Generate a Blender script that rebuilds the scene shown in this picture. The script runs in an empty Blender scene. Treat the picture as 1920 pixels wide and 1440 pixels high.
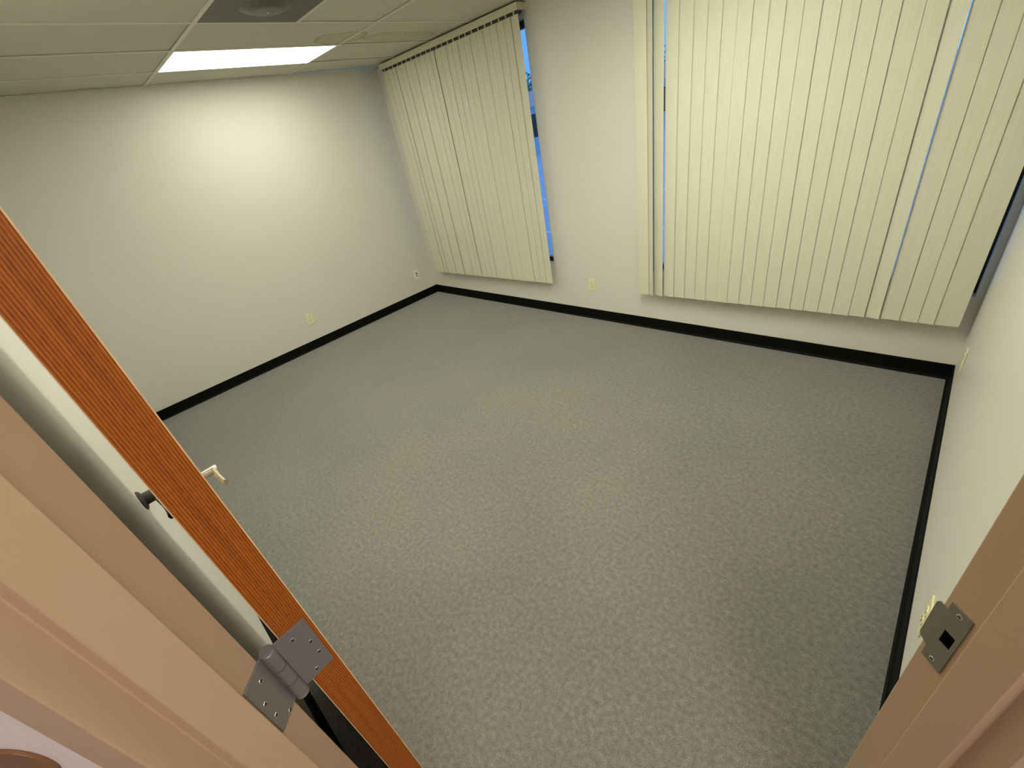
import bpy, bmesh, math, random
from mathutils import Vector, Matrix
random.seed(7)
C = bpy.context.scene.collection
PI = math.pi

# ------------------------------------------------------------------ materials
def new_mat(name):
    m = bpy.data.materials.new(name); m.use_nodes = True
    nt = m.node_tree; b = nt.nodes['Principled BSDF']
    return m, nt, b
def N(nt, t, **kw):
    n = nt.nodes.new(t)
    for k, v in kw.items():
        if k in n.inputs: n.inputs[k].default_value = v
        else: setattr(n, k, v)
    return n
def plain(name, col, rough=.5, metal=0., bump=0., bscale=200., spec=.5, var=0., vscale=3.):
    m, nt, b = new_mat(name)
    b.inputs['Base Color'].default_value = (*col, 1); b.inputs['Roughness'].default_value = rough
    b.inputs['Metallic'].default_value = metal; b.inputs['Specular IOR Level'].default_value = spec
    tc = N(nt, 'ShaderNodeTexCoord')
    if bump:
        no = N(nt, 'ShaderNodeTexNoise', Scale=bscale, Detail=3.0)
        nt.links.new(tc.outputs['Object'], no.inputs['Vector'])
        bp = N(nt, 'ShaderNodeBump', Strength=bump, Distance=.002)
        nt.links.new(no.outputs['Fac'], bp.inputs['Height']); nt.links.new(bp.outputs['Normal'], b.inputs['Normal'])
    if var:
        n2 = N(nt, 'ShaderNodeTexNoise', Scale=vscale, Detail=4.0)
        nt.links.new(tc.outputs['Object'], n2.inputs['Vector'])
        r = N(nt, 'ShaderNodeValToRGB')
        r.color_ramp.elements[0].position = .3; r.color_ramp.elements[1].position = .7
        r.color_ramp.elements[0].color = (*[c*(1-var) for c in col], 1)
        r.color_ramp.elements[1].color = (*[min(1, c*(1+var)) for c in col], 1)
        nt.links.new(n2.outputs['Fac'], r.inputs['Fac']); nt.links.new(r.outputs['Color'], b.inputs['Base Color'])
    return m

M_wall = plain('wall paint', (.68, .665, .59), .42, bump=.25, bscale=160, spec=.35)
M_wallhall = plain('hall wall paint', (.78, .72, .70), .5, bump=.2, bscale=160)
M_base = plain('black rubber base', (.0025, .0025, .0025), .6, spec=.12)
M_jamb = plain('tan door frame paint', (.47, .335, .215), .42, bump=.08, bscale=90, spec=.4)
M_steel = plain('satin steel', (.34, .335, .33), .38, .75, bump=.05, bscale=300)
M_strike = plain('satin steel strike', (.24, .24, .20), .45, .6, bump=.05, bscale=300)
M_screw = plain('bright screw steel', (.75, .73, .68), .25, 1.0)
M_slot = plain('dark screw slot', (.02, .02, .02), .6)
M_nickel = plain('satin nickel lever', (.72, .68, .58), .25, 1.0)
M_darkmetal = plain('dark metal lever', (.10, .095, .07), .4, .8)  # wall-side lever, darker than the room-side one
M_rubber = plain('dark grey rubber bumper', (.035, .033, .025), .7)
M_ivory = plain('ivory plastic plate', (.80, .74, .47), .35)
M_white = plain('off white plastic plate', (.80, .78, .68), .35)
M_slotdark = plain('socket slot and rail shade', (.05, .045, .03), .6)
M_port = plain('black jack', (.01, .01, .01), .6)
M_tbar = plain('ceiling grid enamel', (.66, .65, .56), .5)
M_diff = plain('grey painted diffuser', (.11, .112, .09), .6)
M_diffcone = plain('grey diffuser cone', (.12, .122, .098), .5)
M_valance = plain('cream valance', (.66, .64, .47), .45)
M_hook = plain('cream hook', (.6, .58, .45), .5)
M_winframe = plain('dark bronze window frame', (.02, .008, .008), .4)
M_alu = plain('light aluminium strip', (.6, .6, .6), .4)
M_sill = plain('white window reveal', (.72, .72, .70), .5)
M_lampframe = plain('white lamp trim', (.75, .75, .70), .5)
M_brown = plain('brown object', (.20, .095, .035), .5, bump=.1, var=.1, vscale=40)
M_holeshade = plain('black hole shade', (.002, .002, .002), .9, spec=0)
M_blackmat = plain('black rubber strip', (.004, .004, .004), .8, spec=.1, bump=.2, bscale=150)

def carpet():
    m, nt, b = new_mat('grey loop carpet')
    tc = N(nt, 'ShaderNodeTexCoord')
    mp = N(nt, 'ShaderNodeMapping'); mp.inputs['Scale'].default_value = (1, 1.0, 1)
    nt.links.new(tc.outputs['Object'], mp.inputs['Vector'])
    n1 = N(nt, 'ShaderNodeTexNoise', Scale=330., Detail=5., Roughness=.75)
    n2 = N(nt, 'ShaderNodeTexNoise', Scale=55., Detail=3.)
    n3 = N(nt, 'ShaderNodeTexNoise', Scale=1.3, Detail=3.)
    for n in (n1, n2, n3): nt.links.new(mp.outputs['Vector'], n.inputs['Vector'])
    r = N(nt, 'ShaderNodeValToRGB'); e = r.color_ramp.elements
    e[0].position = .34; e[0].color = (.080, .080, .066, 1)
    e[1].position = .68; e[1].color = (.31, .305, .255, 1)
    x = e.new(.5); x.color = (.165, .165, .137, 1)
    a = N(nt, 'ShaderNodeMath', operation='MULTIPLY_ADD'); a.inputs[1].default_value = .3; a.inputs[2].default_value = -.15
    nt.links.new(n2.outputs['Fac'], a.inputs[0])
    s = N(nt, 'ShaderNodeMath', operation='ADD'); nt.links.new(a.outputs[0], s.inputs[0]); nt.links.new(n1.outputs['Fac'], s.inputs[1])
    nt.links.new(s.outputs[0], r.inputs['Fac'])
    r3 = N(nt, 'ShaderNodeValToRGB'); r3.color_ramp.elements[0].color = (.92, .92, .92, 1); r3.color_ramp.elements[1].color = (1.06, 1.04, 1.02, 1)
    r3.color_ramp.elements[0].position = .35; r3.color_ramp.elements[1].position = .65
    nt.links.new(n3.outputs['Fac'], r3.inputs['Fac'])
    mx = N(nt, 'ShaderNodeMixRGB', blend_type='MULTIPLY'); mx.inputs['Fac'].default_value = 1
    nt.links.new(r.outputs['Color'], mx.inputs['Color1']); nt.links.new(r3.outputs['Color'], mx.inputs['Color2'])
    nt.links.new(mx.outputs['Color'], b.inputs['Base Color'])
    b.inputs['Roughness'].default_value = .9; b.inputs['Specular IOR Level'].default_value = .15
    b.inputs['Sheen Weight'].default_value = .5; b.inputs['Sheen Roughness'].default_value = .5
    bp = N(nt, 'ShaderNodeBump', Strength=.6, Distance=.004)
    nt.links.new(s.outputs[0], bp.inputs['Height']); nt.links.new(bp.outputs['Normal'], b.inputs['Normal'])
    return m
M_carpet = carpet()

def tile_mat():
    m, nt, b = new_mat('ceiling tile')
    tc = N(nt, 'ShaderNodeTexCoord')
    n1 = N(nt, 'ShaderNodeTexNoise', Scale=180., Detail=4.)
    nt.links.new(tc.outputs['Object'], n1.inputs['Vector'])
    base = (.60, .59, .51)
    col = None
    prev = N(nt, 'ShaderNodeRGB'); prev.outputs[0].default_value = (*base, 1)
    # old water stains: a soft fill with a darker ring, where the photograph shows them
    for (cx, cy, rx, ry, k) in ((1.20, -1.03, .165, .20, 1.), (1.19, -.50, .14, .36, .8), (1.27, -.36, .08, .17, .6)):
        mp = N(nt, 'ShaderNodeMapping', vector_type='TEXTURE')
        mp.inputs['Location'].default_value = (cx, cy, 2.44); mp.inputs['Scale'].default_value = (rx, ry, 1)
        wn = N(nt, 'ShaderNodeTexNoise', Scale=5., Detail=3.)
        nt.links.new(tc.outputs['Object'], wn.inputs['Vector'])
        vm = N(nt, 'ShaderNodeVectorMath', operation='MULTIPLY_ADD')
        vm.inputs[1].default_value = (.16, .16, 0); nt.links.new(wn.outputs['Color'], vm.inputs[0]); nt.links.new(tc.outputs['Object'], vm.inputs[2])
        nt.links.new(vm.outputs[0], mp.inputs['Vector'])
        mp.inputs['Location'].default_value = (cx+.08, cy+.08, 2.44)
        sx = N(nt, 'ShaderNodeSeparateXYZ'); nt.links.new(mp.outputs['Vector'], sx.inputs[0])
        cb = N(nt, 'ShaderNodeCombineXYZ'); nt.links.new(sx.outputs[0], cb.inputs[0]); nt.links.new(sx.outputs[1], cb.inputs[1])
        ln = N(nt, 'ShaderNodeVectorMath', operation='LENGTH'); nt.links.new(cb.outputs[0], ln.inputs[0])
        r = N(nt, 'ShaderNodeValToRGB'); e = r.color_ramp.elements
        e[0].position = 0; e[0].color = (.25*k,)*3+(1,); e[1].position = 1.0; e[1].color = (0, 0, 0, 1)
        a = e.new(.82); a.color = (.3*k,)*3+(1,); a = e.new(.93); a.color = (.95*k,)*3+(1,)
        nt.links.new(ln.outputs['Value'], r.inputs['Fac'])
        mx = N(nt, 'ShaderNodeMixRGB'); mx.inputs['Color2'].default_value = (.42, .34, .235, 1)
        nt.links.new(r.outputs['Color'], mx.inputs['Fac']); nt.links.new(prev.outputs[0], mx.inputs['Color1'])
        prev = mx
    nt.links.new(prev.outputs[0], b.inputs['Base Color'])
    b.inputs['Roughness'].default_value = .9; b.inputs['Specular IOR Level'].default_value = .1
    bp = N(nt, 'ShaderNodeBump', Strength=.3, Distance=.002)
    nt.links.new(n1.outputs['Fac'], bp.inputs['Height']); nt.links.new(bp.outputs['Normal'], b.inputs['Normal'])
    return m
M_tile = tile_mat()

def vane_mat():
    m, nt, b = new_mat('cream vane')
    tc = N(nt, 'ShaderNodeTexCoord')
    mp = N(nt, 'ShaderNodeMapping'); mp.inputs['Scale'].default_value = (260, 260, 6)
    nt.links.new(tc.outputs['Object'], mp.inputs['Vector'])
    n1 = N(nt, 'ShaderNodeTexNoise', Scale=1., Detail=3.); nt.links.new(mp.outputs['Vector'], n1.inputs['Vector'])
    r = N(nt, 'ShaderNodeValToRGB'); e = r.color_ramp.elements
    e[0].position = .3; e[0].color = (.70, .68, .52, 1); e[1].position = .7; e[1].color = (.76, .74, .58, 1)
    nt.links.new(n1.outputs['Fac'], r.inputs['Fac']); nt.links.new(r.outputs['Color'], b.inputs['Base Color'])
    b.inputs['Roughness'].default_value = .5; b.inputs['Specular IOR Level'].default_value = .3
    tr = N(nt, 'ShaderNodeBsdfTranslucent'); tr.inputs['Color'].default_value = (.8, .8, .65, 1)
    mx = N(nt, 'ShaderNodeMixShader'); mx.inputs[0].default_value = .10
    nt.links.new(b.outputs[0], mx.inputs[1]); nt.links.new(tr.outputs[0], mx.inputs[2])
    nt.links.new(mx.outputs[0], nt.nodes['Material Output'].inputs['Surface'])
    bp = N(nt, 'ShaderNodeBump', Strength=.15, Distance=.001)
    nt.links.new(n1.outputs['Fac'], bp.inputs['Height']); nt.links.new(bp.outputs['Normal'], b.inputs['Normal'])
    return m
M_vane = vane_mat()

def wood_edge():
    m, nt, b = new_mat('orange wood edge grain')
    tc = N(nt, 'ShaderNodeTexCoord')
    mp = N(nt, 'ShaderNodeMapping'); mp.inputs['Scale'].default_value = (1, 1, .045); mp.inputs['Rotation'].default_value = (.012, 0, 0)
    nt.links.new(tc.outputs['Object'], mp.inputs['Vector'])
    w = N(nt, 'ShaderNodeTexWave', Scale=105., Distortion=2.2, Detail=3.); w.bands_direction = 'Y'
    w.inputs['Detail Scale'].default_value = 22.
    nt.links.new(mp.outputs['Vector'], w.inputs['Vector'])
    r = N(nt, 'ShaderNodeValToRGB'); e = r.color_ramp.elements
    e[0].position = .0; e[0].color = (.17, .034, .004, 1); e[1].position = .6; e[1].color = (.37, .115, .009, 1)
    x = e.new(.25); x.color = (.29, .078, .006, 1)
    nt.links.new(w.outputs['Fac'], r.inputs['Fac'])
    n2 = N(nt, 'ShaderNodeTexNoise', Scale=160., Detail=4.)
    mp2 = N(nt, 'ShaderNodeMapping'); mp2.inputs['Scale'].default_value = (1, 1, .02)
    nt.links.new(tc.outputs['Object'], mp2.inputs['Vector']); nt.links.new(mp2.outputs['Vector'], n2.inputs['Vector'])
    r2 = N(nt, 'ShaderNodeValToRGB'); r2.color_ramp.elements[0].position = .3; r2.color_ramp.elements[0].color = (.8, .78, .72, 1)
    r2.color_ramp.elements[1].position = .7; r2.color_ramp.elements[1].color = (1.1, 1.1, 1.1, 1)
    nt.links.new(n2.outputs['Fac'], r2.inputs['Fac'])
    mx = N(nt, 'ShaderNodeMixRGB', blend_type='MULTIPLY'); mx.inputs['Fac'].default_value = 1
    nt.links.new(r.outputs['Color'], mx.inputs['Color1']); nt.links.new(r2.outputs['Color'], mx.inputs['Color2'])
    nt.links.new(mx.outputs['Color'], b.inputs['Base Color'])
    b.inputs['Roughness'].default_value = .5; b.inputs['Specular IOR Level'].default_value = .3
    return m
M_wood = wood_edge()
M_veneer = plain('tan wood veneer', (.72, .50, .25), .45, var=.15, vscale=20)

M_bounce = plain('pale bounce veneer', (.70, .60, .44), .45, var=.08, vscale=20)  # pale so the unseen door back bounces light onto the wall behind

def glass_mat():
    m, nt, b = new_mat('window glass')
    g = N(nt, 'ShaderNodeBsdfGlossy'); g.inputs['Roughness'].default_value = .02
    t = N(nt, 'ShaderNodeBsdfTransparent'); t.inputs['Color'].default_value = (.93, .96, .97, 1)
    f = N(nt, 'ShaderNodeFresnel', IOR=1.45)
    mx = N(nt, 'ShaderNodeMixShader'); nt.links.new(f.outputs[0], mx.inputs[0])
    nt.links.new(t.outputs[0], mx.inputs[1]); nt.links.new(g.outputs[0], mx.inputs[2])
    nt.links.new(mx.outputs[0], nt.nodes['Material Output'].inputs['Surface'])
    return m
M_glass = glass_mat()
def emit(name, col, s):
    m, nt, b = new_mat(name)
    b.inputs['Base Color'].default_value = (.8, .8, .8, 1)
    b.inputs['Emission Color'].default_value = (*col, 1); b.inputs['Emission Strength'].default_value = s
    return m
ROOM_L = emit('lit acrylic lens', (.985, .98, .835), 8.0)
ROOM_L3 = emit('added lamp lens near', (.985, .98, .835), 10.5)
ROOM_L2 = emit('added lamp lens right', (.985, .98, .835), 20.)
HALL_L = emit('added hall lamp lens', (1.0, .86, .81), 14.)

# ------------------------------------------------------------------ mesh helpers
def finish(bm, name, mat, parent=None, smooth=False, bevel=0., bseg=2):
    bmesh.ops.recalc_face_normals(bm, faces=bm.faces)
    me = bpy.data.meshes.new(name); bm.to_mesh(me); bm.free()
    mats = mat if isinstance(mat, (list, tuple)) else [mat]
    for m in mats: me.materials.append(m)
    if smooth:
        for p in me.polygons: p.use_smooth = True
        me.set_sharp_from_angle(angle=math.radians(38))
    o = bpy.data.objects.new(name, me); C.objects.link(o)
    if parent: o.parent = parent
    if bevel:
        md = o.modifiers.new('bevel', 'BEVEL'); md.width = bevel; md.segments = bseg; md.limit_method = 'ANGLE'; md.angle_limit = math.radians(40)
    return o
def box(bm, x0, x1, y0, y1, z0, z1, mi=0):
    v = [bm.verts.new((x, y, z)) for z in (z0, z1) for y in (y0, y1) for x in (x0, x1)]
    for f in ((0, 2, 3, 1), (4, 5, 7, 6), (0, 1, 5, 4), (2, 6, 7, 3), (0, 4, 6, 2), (1, 3, 7, 5)):
        fc = bm.faces.new([v[i] for i in f]); fc.material_index = mi
def prism(bm, poly, z0, z1, tf=None, mi=0):
    """plan polygon pulled from z0 to z1"""
    f = tf or (lambda p, z: (p[0], p[1], z))
    a = [bm.verts.new(f(p, z0)) for p in poly]; b = [bm.verts.new(f(p, z1)) for p in poly]
    n = len(poly)
    for i in range(n):
        fc = bm.faces.new((a[i], a[(i+1) % n], b[(i+1) % n], b[i])); fc.material_index = mi
    fa = bm.faces.new(list(reversed(a))); fb = bm.faces.new(b); fa.material_index = fb.material_index = mi
def cyl(bm, p0, p1, r, seg=24, r2=None):
    p0 = Vector(p0); p1 = Vector(p1); d = (p1-p0); L = d.length; q = d.to_track_quat('Z', 'Y')
    m = Matrix.Translation((p0+p1)/2) @ q.to_matrix().to_4x4()
    bmesh.ops.create_cone(bm, cap_ends=True, segments=seg, radius1=r, radius2=r if r2 is None else r2, depth=L, matrix=m)
def tag(o, label=None, cat=None, group=None, kind=None):
    if label: o['label'] = label
    if cat: o['category'] = cat
    if group: o['group'] = group
    if kind: o['kind'] = kind
    return o
def empty(name, loc=(0, 0, 0)):
    o = bpy.data.objects.new(name, None); o.location = loc; o.empty_display_size = .1; C.objects.link(o); return o
def struct(o): o['kind'] = 'structure'; return o
def mb(): return bmesh.new()

# ------------------------------------------------------------------ layout
W, H, YN, T = 4.938, 2.442, -3.334, .114
CAM = Vector((4.7058, -3.1420, 1.7065))
J0 = Vector((4.1738, -3.232)); J1 = Vector((4.8293, -2.5665))      # hinge and strike rabbet arrises
U = (J1-J0).normalized(); NN = Vector((-U.y, U.x))                  # along the opening; into the room
def fr(a, s, o=J0, sg=1):                                           # frame coordinates -> plan
    p = o + U*a*sg - NN*s
    return (p.x, p.y)
A = (4.0903, YN); A2 = (W, -2.4734)
LH = (3.913, -3.676); RH = (5.27, -2.30)

# floor and ceiling cover room and hall
bm = mb(); prism(bm, [(-.1, -6.1), (7.6, -6.1), (7.6, -.4), (5.04, -.4), (5.04, .115), (-.1, .115)], -.08, 0)
struct(finish(bm, 'floor', M_carpet))

# window openings in the back wall
WIN = [(.165, 2.060), (3.060, 4.905)]; ZS, ZT = .506, 2.353
bm = mb(); yb = .115
box(bm, -T, WIN[0][0], 0, yb, 0, H)
box(bm, WIN[0][1], WIN[1][0], 0, yb, 0, H)
box(bm, WIN[1][1], W+T, 0, yb, 0, H)
for a, b in WIN:
    box(bm, a, b, 0, yb, 0, ZS); box(bm, a, b, 0, yb, ZT, H)
struct(finish(bm, 'wall_back', M_wall))
bm = mb(); box(bm, -T, 0, YN-T, 0, 0, H); struct(finish(bm, 'wall_left', M_wall))
bm = mb(); prism(bm, [(W, 0), (W+T, 0), (W+T, -2.415), A2], 0, H); struct(finish(bm, 'wall_right', M_wall))
bm = mb(); prism(bm, [(0, YN), A, (4.031, YN-T), (0, YN-T)], 0, H); struct(finish(bm, 'wall_near', M_wall))
DH = 2.045
B1, C1 = fr(-.016, .012), fr(-.016, .126); B2, C2 = fr(-.016, .012, J1, -1), fr(-.016, .126, J1, -1)
bm = mb(); prism(bm, [A, B1, C1, LH], 0, H); prism(bm, [A2, B2, C2, RH], 0, H); prism(bm, [B1, B2, C2, C1], DH+.02, H)
struct(finish(bm, 'wall_diagonal', M_wallhall))
bm = mb()
for a, b in (((LH[0], LH[1]), (LH[0], -6)), ((LH[0], -6), (7.5, -6)), ((7.5, -6), (7.5, -.5)), ((7.5, -.5), (5.27, -.5)), ((5.27, -.5), RH)):
    a = Vector(a); b = Vector(b); d = (b-a).normalized(); n = Vector((d.y, -d.x))*.08; n = -n if (n.dot(Vector((5.6, -4.2))-a) > 0) else n
    prism(bm, [tuple(a), tuple(b), tuple(b+n), tuple(a+n)], 0, H)
struct(finish(bm, 'wall_hall', M_wallhall))

# ---- ceiling: sagging lay-in tiles on a grid
G = .5658; LX, LY = .4605, -2.0926
LAMP1 = (LX, LY); EXTRA_LAMP2 = (LX+5*G, LY); EXTRA_LAMP3 = (LX+3*G, LY-2*G); EXTRA_HLAMP = (LX+8*G, LY-2*G); EXTRA_HLAMP2 = (LX+9*G, LY-4*G); DIFF = (LX+2*G, LY)
skip = [(LAMP1[0], LAMP1[1], G, 2*G), (EXTRA_LAMP2[0], EXTRA_LAMP2[1], G, 2*G), (DIFF[0], DIFF[1], G, G)]
xs = [LX+G*i for i in range(-1, 15)]; ys = [LY+2*G*j for j in range(-4, 3)]
room_poly = lambda x, y: (0 < x < W and YN < y < 0)
tb = mb(); tiles = mb()
def tile(x0, x1, y0, y1, z):
    dz = random.uniform(0, .004)
    box(tiles, x0+.0025, x1-.0025, y0+.0025, y1-.0025, z+.004+dz, z+.02+dz)
for i in range(len(xs)-1):
    for j in range(len(ys)-1):
        x0, x1, y0, y1 = xs[i], xs[i+1], ys[j], ys[j+1]
        cx0, cx1, cy0, cy1 = max(x0, 0), min(x1, 7.5), max(y0, -6), min(y1, 0)
        if cx1-cx0 < .03 or cy1-cy0 < .03: continue
        if y0 < YN-.3 and cx1 < 3.9: continue
        if abs(x0-LX) < .01 and abs(y0-LY) < .01: continue
        if abs(x0-EXTRA_LAMP2[0]) < .01 and abs(y0-LY) < .01: continue
        if abs(x0-DIFF[0]) < .01 and abs(y0-LY) < .01: cy0 = LY+G
        if abs(x0-EXTRA_HLAMP2[0]) < .01 and abs(y0-EXTRA_HLAMP2[1]) < .01: continue
        if abs(x0-EXTRA_LAMP3[0]) < .01 and abs(y0-EXTRA_LAMP3[1]) < .01: continue
        if abs(x0-EXTRA_HLAMP[0]) < .01 and abs(y0-EXTRA_HLAMP[1]) < .01: cy0 = EXTRA_HLAMP[1]+G
        if cx0 > W and cy0 > -.6: continue
        tile(cx0, cx1, cy0, cy1, H)
struct(finish(tiles, 'ceiling', M_tile))
ceil = bpy.data.objects['ceiling']
bw = .0115
for i, x in enumerate(xs):
    if x < .05 or x > 7.45: continue
    box(tb, x-bw, x+bw, YN if x < 4.0 else -6, 0 if x < W else -.5, H-.0005, H+.004)
for y in ys:
    if y > -.03 or y < -6: continue
    box(tb, 0 if y > YN else 3.95, 7.5 if y < -.5 else W, y-bw, y+bw, H-.0008, H+.0035)
box(tb, DIFF[0], DIFF[0]+G, LY+G-bw, LY+G+bw, H-.0008, H+.0035)
for s in ((0, .02, YN, 0), (0, W, -.02, 0), (W-.02, W, -2.5, 0), (0, 4.0, YN, YN+.02)):
    box(tb, *s, H-.001, H+.003)
finish(tb, 'ceiling_grid', M_tbar, ceil)
bm = mb(); box(bm, -.1, 7.6, -6.1, .115, H+.06, H+.16)
finish(bm, 'roof_deck', M_slot, ceil)

# ---- cove base
def cove(bm, p0, p1, nrm):
    p0, p1, n = Vector(p0), Vector(p1), Vector(nrm).normalized()
    h = .093
    prof = [(0, 0), (.017, 0), (.0165, .003), (.011, .006), (.0075, .011), (.006, .018), (.006, h-.002), (.004, h), (0, h)]
    a = [bm.verts.new((*(p0+n*t), z)) for t, z in prof]; b = [bm.verts.new((*(p1+n*t), z)) for t, z in prof]
    k = len(prof)
    for i in range(k): bm.faces.new((a[i], a[(i+1) % k], b[(i+1) % k], b[i]))
    bm.faces.new(a); bm.faces.new(list(reversed(b)))
for nm, segs in (('left', [((0, YN+.006), (0, -.006), (1, 0))]), ('back', [((0, 0), (W, 0), (0, -1))]),
                 ('right', [((W, -.006), A2, (-1, 0))]), ('near', [((0, YN), A, (0, 1))]),
                 ('diagonal', [(A, fr(-.042, .012), tuple(NN)), (fr(-.042, .012, J1, -1), A2, tuple(NN))])):
    bm = mb()
    for s in segs: cove(bm, *s)
    struct(finish(bm, 'baseboard_'+nm, M_base))

# ------------------------------------------------------------------ door frame (trim_1) with strike plate and jamb leaf
prof = [(-.040, .012), (-.040, 0), (0, 0), (0, .0508), (.016, .0508), (.016, .1015), (0, .1015), (0, .138), (-.040, .138), (-.040, .126), (-.014, .126), (-.014, .012)]
bm = mb()
prism(bm, [fr(a, s) for a, s in prof], 0, DH+.02)
prism(bm, [fr(a, s, J1, -1) for a, s in prof], 0, DH+.02)
Wd = (J1-J0).length
hd = []
for t in (-.040, Wd+.040):
    hd.append([bm.verts.new((*(J0+U*t-NN*s), DH-a)) for a, s in prof])
k = len(prof)
for i in range(k): bm.faces.new((hd[0][i], hd[0][(i+1) % k], hd[1][(i+1) % k], hd[1][i]))
bm.faces.new(hd[0]); bm.faces.new(list(reversed(hd[1])))
frame = struct(finish(bm, 'trim_1', M_jamb, bevel=.0018, bseg=3))
frame['label'] = 'tan painted door frame around the open doorway'; frame['category'] = 'door frame'

ZD = -.1335
def onj(s, z, h, right):           # point on a jamb rabbet face, h proud of it
    if right: p = J1 - NN*s - U*h
    else: p = J0 - NN*s + U*h
    return (p.x, p.y, z)
def plate(bm, outline, right, h0, h1):
    a = [bm.verts.new(onj(s, z, h0, right)) for s, z in outline]; b = [bm.verts.new(onj(s, z, h1, right)) for s, z in outline]
    n = len(outline)
    for i in range(n): bm.faces.new((a[i], a[(i+1) % n], b[(i+1) % n], b[i]))
    return a, b
# strike: T-shaped plate with a square hole
def z_(v): return v+ZD
out = [(.0078, z_(1.2048)), (.0367, z_(1.2048)), (.0367, z_(1.0760)), (.0078, z_(1.0760)), (.0078, z_(1.099)), (-.0035, z_(1.1035)), (-.0065, z_(1.109)), (-.0065, z_(1.1835)), (-.0035, z_(1.189)), (.0078, z_(1.187))]
hole = [(.0165, z_(1.155)), (.0313, z_(1.155)), (.0313, z_(1.1284)), (.0165, z_(1.1284))]
bm = mb()
a, b = plate(bm, out, True, .0002, .0020)
c, d = plate(bm, hole, True, .0002, .0020)
# ring of faces between outline and hole, front and back
for (o_, h_) in ((a, c), (b, d)):
    for poly in ([o_[0], o_[1], h_[1], h_[0]], [o_[1], o_[2], h_[2], h_[1]], [o_[2], o_[3], h_[3], h_[2]],
                 [o_[3], o_[4], h_[3]], [o_[4], o_[9], h_[0], h_[3]], [o_[9], o_[0], h_[0]],
                 [o_[4], o_[5], o_[8], o_[9]], [o_[5], o_[6], o_[7], o_[8]]):
        bm.faces.new(poly)
strike = finish(bm, 'strike_plate', M_strike, frame); strike['label'] = 'grey metal strike plate with square hole'
bm = mb(); aa, bb = plate(bm, hole, True, .0003, .0006); bm.faces.new(bb); bm.faces.new(list(reversed(aa)))
finish(bm, 'latch_hole_shade', M_holeshade, strike)  # black sheet stands in for the shade inside an uncut hole
def screw(s, z, right, parent, h=.0020):
    bm = mb()
    c0 = Vector(onj(s, z, h-.0004, right)); c1 = Vector(onj(s, z, h+.0005, right))
    cyl(bm, c0, c1, .0042, 16)
    o = finish(bm, 'screw', M_screw, parent, bevel=.0003)
    return o
def slotted(c0, c1, axis_a, parent, mat=M_screw):
    """countersunk screw head: bright ring with a dark cross slot, built as one mesh with two materials"""
    bm = mb(); c0 = Vector(c0); c1 = Vector(c1); d = (c1-c0).normalized(); x = Vector(axis_a).normalized(); y = d.cross(x)
    cyl(bm, c0, c1, .0044, 18, .0037)
    for f in bm.faces: f.material_index = 0
    for p, q in ((x, y), (y, x)):
        vs = []
        for sx, sy in ((-1, -1), (1, -1), (1, 1), (-1, 1)):
            vs.append(bm.verts.new(c1 + d*.00012 + p*sx*.0026 + q*sy*.0009))
        f = bm.faces.new(vs); f.material_index = 1
        e = bmesh.ops.extrude_face_region(bm, geom=[f]); 
        for g in e['geom']:
            if isinstance(g, bmesh.types.BMVert): g.co -= d*.0005
            if isinstance(g, bmesh.types.BMFace): g.material_index = 1
    return finish(bm, 'screw', [mat, M_slot], parent)
def jscrew(s, z, right, parent, h):
    dr = Vector((1, .35, .9)).normalized() if not right else Vector((.3, 1, .8))
    ax = Vector((*(-NN), 0))*math.cos(.6)+Vector((0, 0, 1))*math.sin(.6)
    return slotted(onj(s, z, h-.0006, right), onj(s, z, h+.0004, right), ax, parent)
jscrew(.0222, z_(1.1945), True, strike, .0020); jscrew(.0215, z_(1.0865), True, strike, .0020)
# jamb leaf of the hinge
ZL0, ZL1 = 1.0385, 1.1530
bm = mb()
ol = [(-.006, ZL0), (.0405, ZL0), (.0405, ZL1), (-.006, ZL1)]
a, b = plate(bm, ol, False, .0002, .0028); bm.faces.new(b); bm.faces.new(list(reversed(a)))
leafj = finish(bm, 'hinge_leaf', M_steel, frame, bevel=.0006); leafj['label'] = 'grey steel hinge leaf on frame'
for s, z in ((.0155, z_(1.2655)), (.0318, z_(1.2370)), (.0318, z_(1.2045)), (.0150, z_(1.1760))):
    jscrew(s, z, False, leafj, .0028)

# ------------------------------------------------------------------ the door, swung right open
AL = math.radians(2.9)
F0 = Vector((CAM.x-.539, CAM.y-.0140))
Dd = Vector((-math.cos(AL), -math.sin(AL))); Dt = Vector((math.sin(AL), -math.cos(AL)))
door = empty('door_1', (F0.x, F0.y, 0)); door.rotation_euler = (0, 0, 0)
struct(door); door['label'] = 'wooden door swung fully open, orange edge grain facing the doorway'; door['category'] = 'door'
def dp(a, t, z): p = Dd*a + Dt*t; return Vector((p.x, p.y, z))     # door local: a from hinge edge, t through thickness
def dbox(bm, a0, a1, t0, t1, z0, z1, mi=0):
    v = [bm.verts.new(dp(a, t, z)) for z in (z0, z1) for t in (t0, t1) for a in (a0, a1)]
    for f in ((0, 2, 3, 1), (4, 5, 7, 6), (0, 1, 5, 4), (2, 6, 7, 3), (0, 4, 6, 2), (1, 3, 7, 5)):
        fc = bm.faces.new([v[i] for i in f]); fc.material_index = mi
TH = .0445
bm = mb(); dbox(bm, 0, .895, .0016, TH-.0012, .010, 2.032, 0)
slab = finish(bm, 'door_slab', M_wood, door); slab['label'] = 'orange wood slab with vertical grain'
bm = mb(); dbox(bm, 0, .895, 0, .0016, .010, 2.032)
finish(bm, 'face_veneer', M_veneer, door, bevel=.0005)
bm = mb(); dbox(bm, .0015, .895, TH-.0012, TH, .012, 2.030)
finish(bm, 'back_veneer', M_bounce, door, bevel=.0004)
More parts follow.
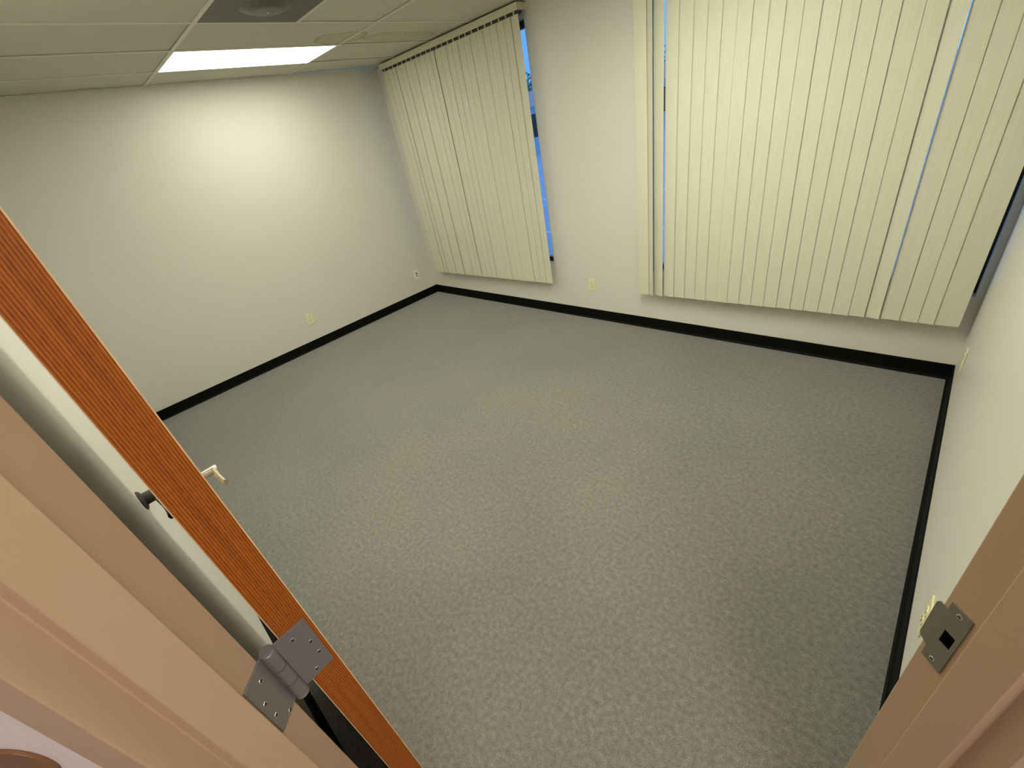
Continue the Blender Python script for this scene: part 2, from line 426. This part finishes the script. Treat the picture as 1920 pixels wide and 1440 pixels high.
# door leaf
bm = mb(); dbox(bm, -.0028, -.0002, .0072, .0535, ZL0+.0022, ZL1+.0022)
leafd = finish(bm, 'hinge_leaf', M_steel, door, bevel=.0006); leafd['label'] = 'grey steel hinge leaf on door edge'
for t, z in ((.0330, z_(1.2690)), (.0172, z_(1.2405)), (.0165, z_(1.2110)), (.0320, z_(1.1855))):
    slotted(dp(-.0022, t, z), dp(-.0032, t, z), Dt.to_3d()*.8+Vector((0, 0, .6)), leafd)
# knuckle
kx, ky = -.5395+.0035, -.0765
kc = Vector((CAM.x-.5325-F0.x, CAM.y-.0765-F0.y))
bm = mb()
R = .0092; segs = [(ZL0-.001, ZL0+.022), (ZL0+.0228, ZL0+.046), (ZL0+.0468, ZL0+.069), (ZL0+.0698, ZL0+.092), (ZL0+.0928, ZL1+.001)]
cyl(bm, (*kc, ZL0-.0005), (*kc, ZL1+.0005), R, 32)
kn = finish(bm, 'hinge_knuckle', M_steel, door, smooth=False, bevel=.0008)
for p in kn.data.polygons: p.use_smooth = True
kn.data.set_sharp_from_angle(angle=math.radians(40))
for z0, z1 in ((ZL1+.0005, ZL1+.0035), (ZL0-.0035, ZL0-.0005)):
    bm = mb(); cyl(bm, (*kc, z0), (*kc, z1), R*1.02, 32); finish(bm, 'hinge_cap', M_steel, kn, bevel=.0009)
for zz in (ZL0+.038, ZL0+.076):
    bm = mb(); cyl(bm, (*kc, zz-.0004), (*kc, zz+.0004), R+.0002, 32); finish(bm, 'joint_ring', M_slot, kn)

# lever handles
def lever(front):
    mat = M_nickel if front else M_darkmetal
    zc = 1.014; ac = .895-.070
    t0 = 0 if front else TH; sg = -1 if front else 1
    bm = mb()
    cyl(bm, dp(ac, t0, zc), dp(ac, t0+sg*.009, zc), .031, 36)
    o = finish(bm, 'lever_handle', mat, door, bevel=.002)
    o['label'] = 'satin nickel lever on the room face' if front else 'dark lever on the wall face'
    for p in o.data.polygons: p.use_smooth = False
    bm = mb(); cyl(bm, dp(ac, t0+sg*.009, zc), dp(ac, t0+sg*(.058 if front else .050), zc), .0120, 24)
    finish(bm, 'lever_shaft', mat, o, bevel=.001)
    # lever arm: a tapered, slightly curved bar towards the hinge side, with a round tip
    bm = mb(); e = .058 if front else .050
    prev = None
    for i in range(9):
        f = i/8; a = ac+.008 - f*.105; th = .0080*(1-.25*f); hh = .0095+.003*math.sin(f*PI)
        tt = t0+sg*(e - .006 - .004*math.sin(f*PI*.9))
        ring = []
        for k_ in range(12):
            an = 2*PI*k_/12
            ring.append(bm.verts.new(dp(a, tt+th*math.cos(an), zc-.004*f+hh*math.sin(an))))
        if prev:
            for k_ in range(12): bm.faces.new((prev[k_], prev[(k_+1) % 12], ring[(k_+1) % 12], ring[k_]))
        else: bm.faces.new(ring)
        prev = ring
    bm.faces.new(list(reversed(prev)))
    finish(bm, 'lever_arm', mat, o, smooth=True)
lever(True); lever(False)

# bumper on the near wall behind the door
bm = mb(); bx, bz = 3.214, .975
def lathe(bm, c, ax, prof, seg=28):
    ax = Vector(ax).normalized(); x = ax.orthogonal().normalized(); y = ax.cross(x); c = Vector(c); prev = None
    for r, h in prof:
        ring = [bm.verts.new(c+ax*h+(x*math.cos(2*PI*i/seg)+y*math.sin(2*PI*i/seg))*max(r, .0002)) for i in range(seg)]
        if prev:
            for i in range(seg): bm.faces.new((prev[i], prev[(i+1) % seg], ring[(i+1) % seg], ring[i]))
        else: bm.faces.new(list(reversed(ring)))
        prev = ring
    bm.faces.new(prev)
lathe(bm, (bx, YN, bz), (0, 1, 0), [(.031, 0), (.031, .003), (.027, .006), (.019, .009), (.0185, .030), (.0155, .036), (.008, .0385), (.0003, .039)])
o = finish(bm, 'wall_bumper', M_rubber, smooth=True)
tag(o, 'dark round rubber door stop on the wall behind the open door', 'door stop')

# ------------------------------------------------------------------ wall plates
def wall_plate(kind, loc, rot, mat, label, name='power_outlet', cat='outlet'):
    root = empty(name, loc); root.rotation_euler = (0, 0, rot)   # local: plate in XZ, facing -Y
    w, h = .0355, .0585
    bm = mb(); box(bm, -w, w, -.0055, 0, -h, h); finish(bm, 'cover_plate', mat, root, bevel=.003, bseg=3)
    if kind == 'duplex':
        for zc in (.0195, -.0195):
            bm = mb(); lathe(bm, (0, -.0055, zc), (0, -1, 0), [(.0172, 0), (.0172, .002), (.0160, .0028), (.0003, .003)], 24)
            o = finish(bm, 'socket', mat, root)
            bm = mb()
            box(bm, -.0075, -.0050, -.0089, -.0080, zc-.001, zc+.008); box(bm, .0050, .0075, -.0089, -.0080, zc+.001, zc+.008)
            cyl(bm, (0, -.0080, zc-.0065), (0, -.0089, zc-.0065), .0026, 12)
            finish(bm, 'socket_slot', M_slotdark, o)
        bm = mb(); cyl(bm, (0, -.0050, 0), (0, -.0066, 0), .003, 14); finish(bm, 'screw', M_nickel, root)
    else:
        for zc, w2, h2 in ((.012, .012, .0085), (-.016, .008, .0075)):
            bm = mb(); box(bm, -w2-.003, w2+.003, -.0075, -.005, zc-h2-.003, zc+h2+.003); o = finish(bm, 'jack_insert', mat, root, bevel=.001)
            bm = mb(); box(bm, -w2, w2, -.0079, -.0070, zc-h2, zc+h2); finish(bm, 'jack_port', M_port, o)
        for zc in (.046, -.046):
            bm = mb(); cyl(bm, (0, -.005, zc), (0, -.0066, zc), .003, 14); finish(bm, 'screw', M_nickel, root)
    tag(root, label, cat)
    return root
wall_plate('duplex', (0, -1.688, .326), PI/2, M_ivory, 'ivory power outlet on the left wall, the one nearer the door')
wall_plate('jack', (0, -.250, .317), PI/2, M_white, 'off-white jack plate with two black ports by the far corner', 'data_outlet', 'outlet')
wall_plate('duplex', (2.477, 0, .331), 0, M_ivory, 'ivory power outlet between the two window blinds')
wall_plate('duplex', (W, -.312, .290), -PI/2, M_ivory, 'cream outlet on the right wall near the back corner, seen edge-on')
wall_plate('duplex', (W, -1.997, .330), -PI/2, M_ivory, 'ivory outlet on the right wall, half hidden behind the strike plate')

# brown object of unknown kind on the hall side of the diagonal wall
bm = mb()
def hw(a, z, h): p = J0+U*a-NN*(.126+h); return (p.x, p.y, z)
pts = []
a1 = (Vector((4.584-.3682, -3.6321+.246))).to_tuple()
ac_ = -.136; zc_ = 1.254
for i in range(40):
    t = 2*PI*i/40; ca, sa = math.cos(t), math.sin(t)
    pts.append((ac_+math.copysign(abs(ca)**.95, ca)*.035, zc_+math.copysign(abs(sa)**.95, sa)*.036))
a = [bm.verts.new(hw(x, z, 0)) for x, z in pts]; b = [bm.verts.new(hw(x, z, .004)) for x, z in pts]
for i in range(40): bm.faces.new((a[i], a[(i+1) % 40], b[(i+1) % 40], b[i]))
bm.faces.new(a); bm.faces.new(list(reversed(b)))
tag(finish(bm, 'brown_object', M_brown, bevel=.001), 'dark brown rounded object on the hall wall left of the door frame', 'plaque')

# ------------------------------------------------------------------ ceiling lamps and diffuser
def troffer(x, y, mat, label, n=2):
    root = empty('ceiling_light', (x, y, H))
    bm = mb(); e = .014
    box(bm, 0, G, 0, e, -.002, .045); box(bm, 0, G, n*G-e, n*G, -.002, .045); box(bm, 0, e, e, n*G-e, -.002, .045); box(bm, G-e, G, e, n*G-e, -.002, .045)
    box(bm, 0, G, 0, n*G, .045, .055)
    finish(bm, 'frame', M_lampframe, root)
    bm = mb(); box(bm, e, G-e, e, n*G-e, .0005, .006); finish(bm, 'lens', mat, root)
    tag(root, label, 'ceiling light'); return root
troffer(*LAMP1, ROOM_L, 'lit white rectangular ceiling light close to the left wall')
troffer(*EXTRA_LAMP2, ROOM_L2, 'lit rectangular ceiling light above the right half of the room, unseen, added for even light')  # unseen lamp, added to even out light on the right side
troffer(*EXTRA_LAMP3, ROOM_L3, 'lit rectangular ceiling light above the near wall, unseen, added as fill light')  # unseen lamp, added for more frontal light low on the blinds
troffer(EXTRA_HLAMP[0], EXTRA_HLAMP[1], HALL_L, 'lit square ceiling light in the hall above the doorway, unseen, added as fill light', 1)  # unseen lamp, added to light the left jamb and hinge gap
troffer(EXTRA_HLAMP2[0], EXTRA_HLAMP2[1], HALL_L, 'lit rectangular ceiling light farther back in the hall, unseen, added as fill light')  # unseen lamp, added to brighten the hall-facing sides of the frame

root = empty('ceiling_diffuser', (DIFF[0], DIFF[1], H)); tag(root, 'dark grey square air diffuser with round centre in the ceiling', 'air vent')
bm = mb(); box(bm, bw, G-bw, bw, G-bw, -.001, .006); finish(bm, 'panel', M_diff, root, bevel=.001)
cx = G*.5
bm = mb(); lathe(bm, (cx, cx, -.001), (0, 0, -1), [(.135, 0), (.128, .004), (.120, .0045), (.112, .010), (.095, .012), (.088, .018), (.060, .020), (.03, .021), (.0003, .0215)], 48)
finish(bm, 'round_cone', M_diffcone, root, smooth=True)
bm = mb(); cyl(bm, (cx, cx, -.0225), (cx, cx, -.026), .006, 16); finish(bm, 'screw', M_screw, root)

# ------------------------------------------------------------------ windows
for k, (x0, x1) in enumerate(WIN):
    root = struct(empty('window_%d' % (k+1), ((x0+x1)/2, 0, ZS)))
    def wb(bm, a0, a1, y0, y1, z0, z1): box(bm, a0-(x0+x1)/2, a1-(x0+x1)/2, y0, y1, z0-ZS, z1-ZS)
    bm = mb(); f = .045
    wb(bm, x0, x1, .060, .105, ZS, ZS+f); wb(bm, x0, x1, .060, .105, ZT-f, ZT)
    wb(bm, x0, x0+.012, .060, .105, ZS+f, ZT-f); wb(bm, x1-.012, x1, .060, .105, ZS+f, ZT-f)
    xm = (x0+x1)/2; wb(bm, xm-.02, xm+.02, .060, .105, ZS+f, ZT-f)
    finish(bm, 'window_frame', M_winframe, root, bevel=.001)
    bm = mb(); wb(bm, x0+.012, x1-.012, .058, .070, ZS+f, ZS+f+.010); finish(bm, 'glazing_bead', M_alu, root)
    bm = mb(); wb(bm, x0+.012, x1-.012, .082, .086, ZS+f+.010, ZT-f); finish(bm, 'glass_pane', M_glass, root)

# ------------------------------------------------------------------ vertical blinds
def vane_mesh(zb, zt, w=.0885, th=.0011, n=8, crown=.0011):
    bm = mb(); fa = []
    for z in (zb, zt):
        f = []; b = []
        for i in range(n+1):
            t = i/n*2-1; x = t*w/2; y = -crown*(1-t*t)
            f.append(bm.verts.new((x, y-th/2, z))); b.append(bm.verts.new((x, y+th/2, z)))
        fa.append((f, b))
    (f0, b0), (f1, b1) = fa
    for i in range(n):
        bm.faces.new((f0[i], f0[i+1], f1[i+1], f1[i])); bm.faces.new((b0[i+1], b0[i], b1[i], b1[i+1]))
        bm.faces.new((f0[i], b0[i], b0[i+1], f0[i+1])); bm.faces.new((f1[i+1], b1[i+1], b1[i], f1[i]))
    bm.faces.new((f0[0], f1[0], b1[0], b0[0])); bm.faces.new((f0[n], b0[n], b1[n], f1[n]))
    bmesh.ops.recalc_face_normals(bm, faces=bm.faces)
    me = bpy.data.meshes.new('vane'); bm.to_mesh(me); bm.free(); me.materials.append(M_vane)
    for p in me.polygons: p.use_smooth = True
    me.set_sharp_from_angle(angle=math.radians(35))
    return me
def blind(x0, x1, zb0, zb1, edges, tilts, label):
    YB = -.0835
    root = empty('vertical_blind', ((x0+x1)/2, 0, 2.40))
    tag(root, label, 'vertical blind', )
    ox, oz = (x0+x1)/2, 2.40
    bm = mb()
    box(bm, x0-ox-.010, x1-ox+.010, YB-.022, YB-.018, 2.389-oz, 2.434-oz)      # valance face
    box(bm, x0-ox-.010, x1-ox+.010, YB-.018, 0, 2.430-oz, 2.434-oz)
    box(bm, x0-ox-.010, x0-ox-.006, YB-.018, 0, 2.389-oz, 2.430-oz); box(bm, x1-ox+.006, x1-ox+.010, YB-.018, 0, 2.389-oz, 2.430-oz)
    finish(bm, 'valance', M_valance, root, bevel=.001)
    bm = mb(); box(bm, x0-ox, x1-ox, YB+.004, YB+.036, 2.374-oz, 2.424-oz); finish(bm, 'headrail_shade', M_slotdark, root)  # rail coloured dark and hung low to stand in for shade above the vanes
    n = len(edges)
    zt = 2.3715
    hb = mb(); box(hb, -.006, .006, -.0022, .0022, -.006, .034); bmesh.ops.recalc_face_normals(hb, faces=hb.faces)
    hme = bpy.data.meshes.new('hook'); hb.to_mesh(hme); hb.free(); hme.materials.append(M_hook)
    for i, x in enumerate(edges):
        f = i/(n-1); zb = zb0+(zb1-zb0)*f + random.uniform(-.0012, .0012)
        me = vane_mesh(zb-oz, zt-oz)
        v = bpy.data.objects.new('vane', me); C.objects.link(v); v.parent = root
        tl = tilts(i); kk = (4.7-x)/3.06
        v.location = (x+.0442*math.cos(tl)+kk*.0442*math.sin(tl)-ox, YB+(.0012 if i % 2 else 0), 0)
        v.rotation_euler = (random.uniform(-.0012, .0012), random.uniform(-.0006, .0006), tl)
        h = bpy.data.objects.new('hook', hme); C.objects.link(h); h.parent = v; h.location = (0, 0, zt-oz)
    return root
S = .9275
random.seed(11)
eR = [v*S for v in (3.234, 3.309, 3.375, 3.460)]+[S*(3.546+k*(4.816-3.546)/15)+random.uniform(-.002, .002) for k in range(16)]+[v*S for v in (4.907, 4.990, 5.063, 5.140, 5.172)]
random.seed(3)
blind(eR[0], eR[-1]+.0885, .340, .364, eR, lambda i: math.radians({0: -4, 1: -30, 2: -20, 3: -10, 19: -19, 13: -6, 16: -6, 22: -7}.get(i, -3.6+random.uniform(-1., .8))), 'closed cream vertical blind over the wide right window')
nL = 24
eL = [.214+i*(2.088-.0885-.214)/(nL-1) for i in range(nL)]
random.seed(5)
blind(eL[0], eL[-1]+.0885, .314, .336, eL, lambda i: math.radians({10: -8, 2: -6, 22: -5, 23: -4}.get(i, -2.5+random.uniform(-.7, .7))), 'closed cream vertical blind over the left window by the corner')

# ------------------------------------------------------------------ outside
M_asph = plain('pale concrete paving', (.50, .62, .60), .8, bump=.4, bscale=60, var=.12, vscale=2)
M_line = plain('white road paint', (.85, .85, .85), .7)
M_stucco = plain('pale pink stucco', (.85, .58, .50), .8, bump=.2, bscale=30)
M_bluewall = plain('pale blue panel wall', (.45, .62, .68), .7)
M_leaf = plain('tree leaves', (.10, .16, .09), .6, var=.5, vscale=2)
M_bark = plain('tree bark', (.10, .07, .05), .9)
GZ = -.12
bm = mb(); box(bm, -60, 40, .115, 90, GZ-.1, GZ)
struct(finish(bm, 'ground_outside', M_asph))
def paint(p, d, w, L):
    bm = mb(); p = Vector(p); d = Vector(d).normalized(); n = Vector((-d.y, d.x))
    prism(bm, [tuple(p-d*L/2-n*w/2), tuple(p+d*L/2-n*w/2), tuple(p+d*L/2+n*w/2), tuple(p-d*L/2+n*w/2)], GZ, GZ+.004)
    return finish(bm, 'parking_line', M_line)
tag(paint((-3.2, 6.1), (1, .15), .14, 9), 'white painted parking line farther out on the asphalt', 'parking line')
tag(paint((-.7, 3.2), (1, .15), .11, 9), 'white painted parking line nearest the window', 'parking line')
bd = Vector((-.645, .764)); bc = Vector((CAM.x, CAM.y))+bd*30; bn = Vector((bd.y, -bd.x))
root = empty('building', (bc.x, bc.y, GZ)); root.rotation_euler = (0, 0, math.atan2(bn.y, bn.x))
tag(root, 'low building with pink fascia across the car park', 'building')
bm = mb(); box(bm, -9, 9, 0, 8, 0, 2.46); finish(bm, 'wall', M_bluewall, root)
bm = mb(); box(bm, -9.3, 9.3, -.4, 8.4, 2.46, 3.22); finish(bm, 'fascia', M_stucco, root, bevel=.02)
for i in range(5):
    f = None
    bm = mb(); x = -7.2+i*3.6; box(bm, x-.8, x+.8, -.03, .02, .9, 2.1); f = finish(bm, 'window', M_winframe, root)
    bm = mb(); box(bm, x-.72, x+.72, -.045, -.03, .98, 2.02); finish(bm, 'pane', M_glass, f)
def tree(x, y, h, r, label):
    root = empty('tree', (x, y, GZ)); tag(root, label, 'tree')
    bm = mb(); cyl(bm, (0, 0, 0), (0, 0, h*.6), .16, 12, .09)
    for k in range(5):
        a = k*1.25; cyl(bm, (0, 0, h*.4), (math.cos(a)*r*.6, math.sin(a)*r*.6, h*.75), .07, 8, .03)
    finish(bm, 'trunk', M_bark, root)
    bm = mb()
    for i in range(2600):
        u_ = random.gauss(0, 1), random.gauss(0, 1), random.gauss(0, 1); L = math.sqrt(sum(c*c for c in u_))+1e-6
        rr = r*random.uniform(.45, 1)*(1+.18*math.sin(u_[0]*3)*math.cos(u_[1]*4))
        c = Vector((u_[0]/L*rr, u_[1]/L*rr, h*.72+u_[2]/L*rr*.8))
        s = random.uniform(.06, .14); q = Vector((random.uniform(-1, 1), random.uniform(-1, 1), random.uniform(-1, 1))).normalized(); p = q.orthogonal().normalized()*s; o_ = q.cross(p)*.5
        bm.faces.new([bm.verts.new(c+p), bm.verts.new(c+o_), bm.verts.new(c-p), bm.verts.new(c-o_)])
    finish(bm, 'foliage', M_leaf, root)
tp = Vector((CAM.x, CAM.y))+bd*42
tree(tp.x, tp.y, 4.6, 2.2, 'leafy green tree rising behind the low building')
tree(tp.x+11, tp.y+6, 5.4, 2.6, 'larger leafy tree seen past the right window blind')

# ------------------------------------------------------------------ light from the sky
w = bpy.data.worlds.new('World'); bpy.context.scene.world = w; w.use_nodes = True
nt = w.node_tree; bg = nt.nodes['Background']
tc = nt.nodes.new('ShaderNodeTexCoord'); sp = nt.nodes.new('ShaderNodeSeparateXYZ'); rp = nt.nodes.new('ShaderNodeValToRGB')
nt.links.new(tc.outputs['Generated'], sp.inputs[0]); nt.links.new(sp.outputs['Z'], rp.inputs['Fac'])
e = rp.color_ramp.elements; e[0].position = 0; e[0].color = (.22, .52, .95, 1); e[1].position = .6; e[1].color = (.20, .38, 1.0, 1)
x = e.new(.08); x.color = (.12, .36, .80, 1)
nt.links.new(rp.outputs['Color'], bg.inputs['Color']); bg.inputs['Strength'].default_value = 1.35

# ------------------------------------------------------------------ camera
cam = bpy.data.cameras.new('camera'); co = bpy.data.objects.new('camera', cam); C.objects.link(co)
rt = Vector((.7212, .6703, -.1747)); dn = Vector((.2463, -.4839, -.8398)); fw = Vector((-.6475, .5626, -.5141))
m = Matrix((rt, -dn, -fw)).transposed().to_4x4(); m.translation = CAM
co.matrix_world = m
cam.sensor_fit = 'HORIZONTAL'; cam.sensor_width = 36; cam.lens = 796.3/1920*36; cam.clip_start = .01; cam.clip_end = 300
sc = bpy.context.scene; sc.camera = co
sc.view_settings.view_transform = 'Standard'; sc.view_settings.look = 'None'
sc.view_settings.gamma = 1; sc.view_settings.use_curve_mapping = False; sc.view_settings.exposure = .2
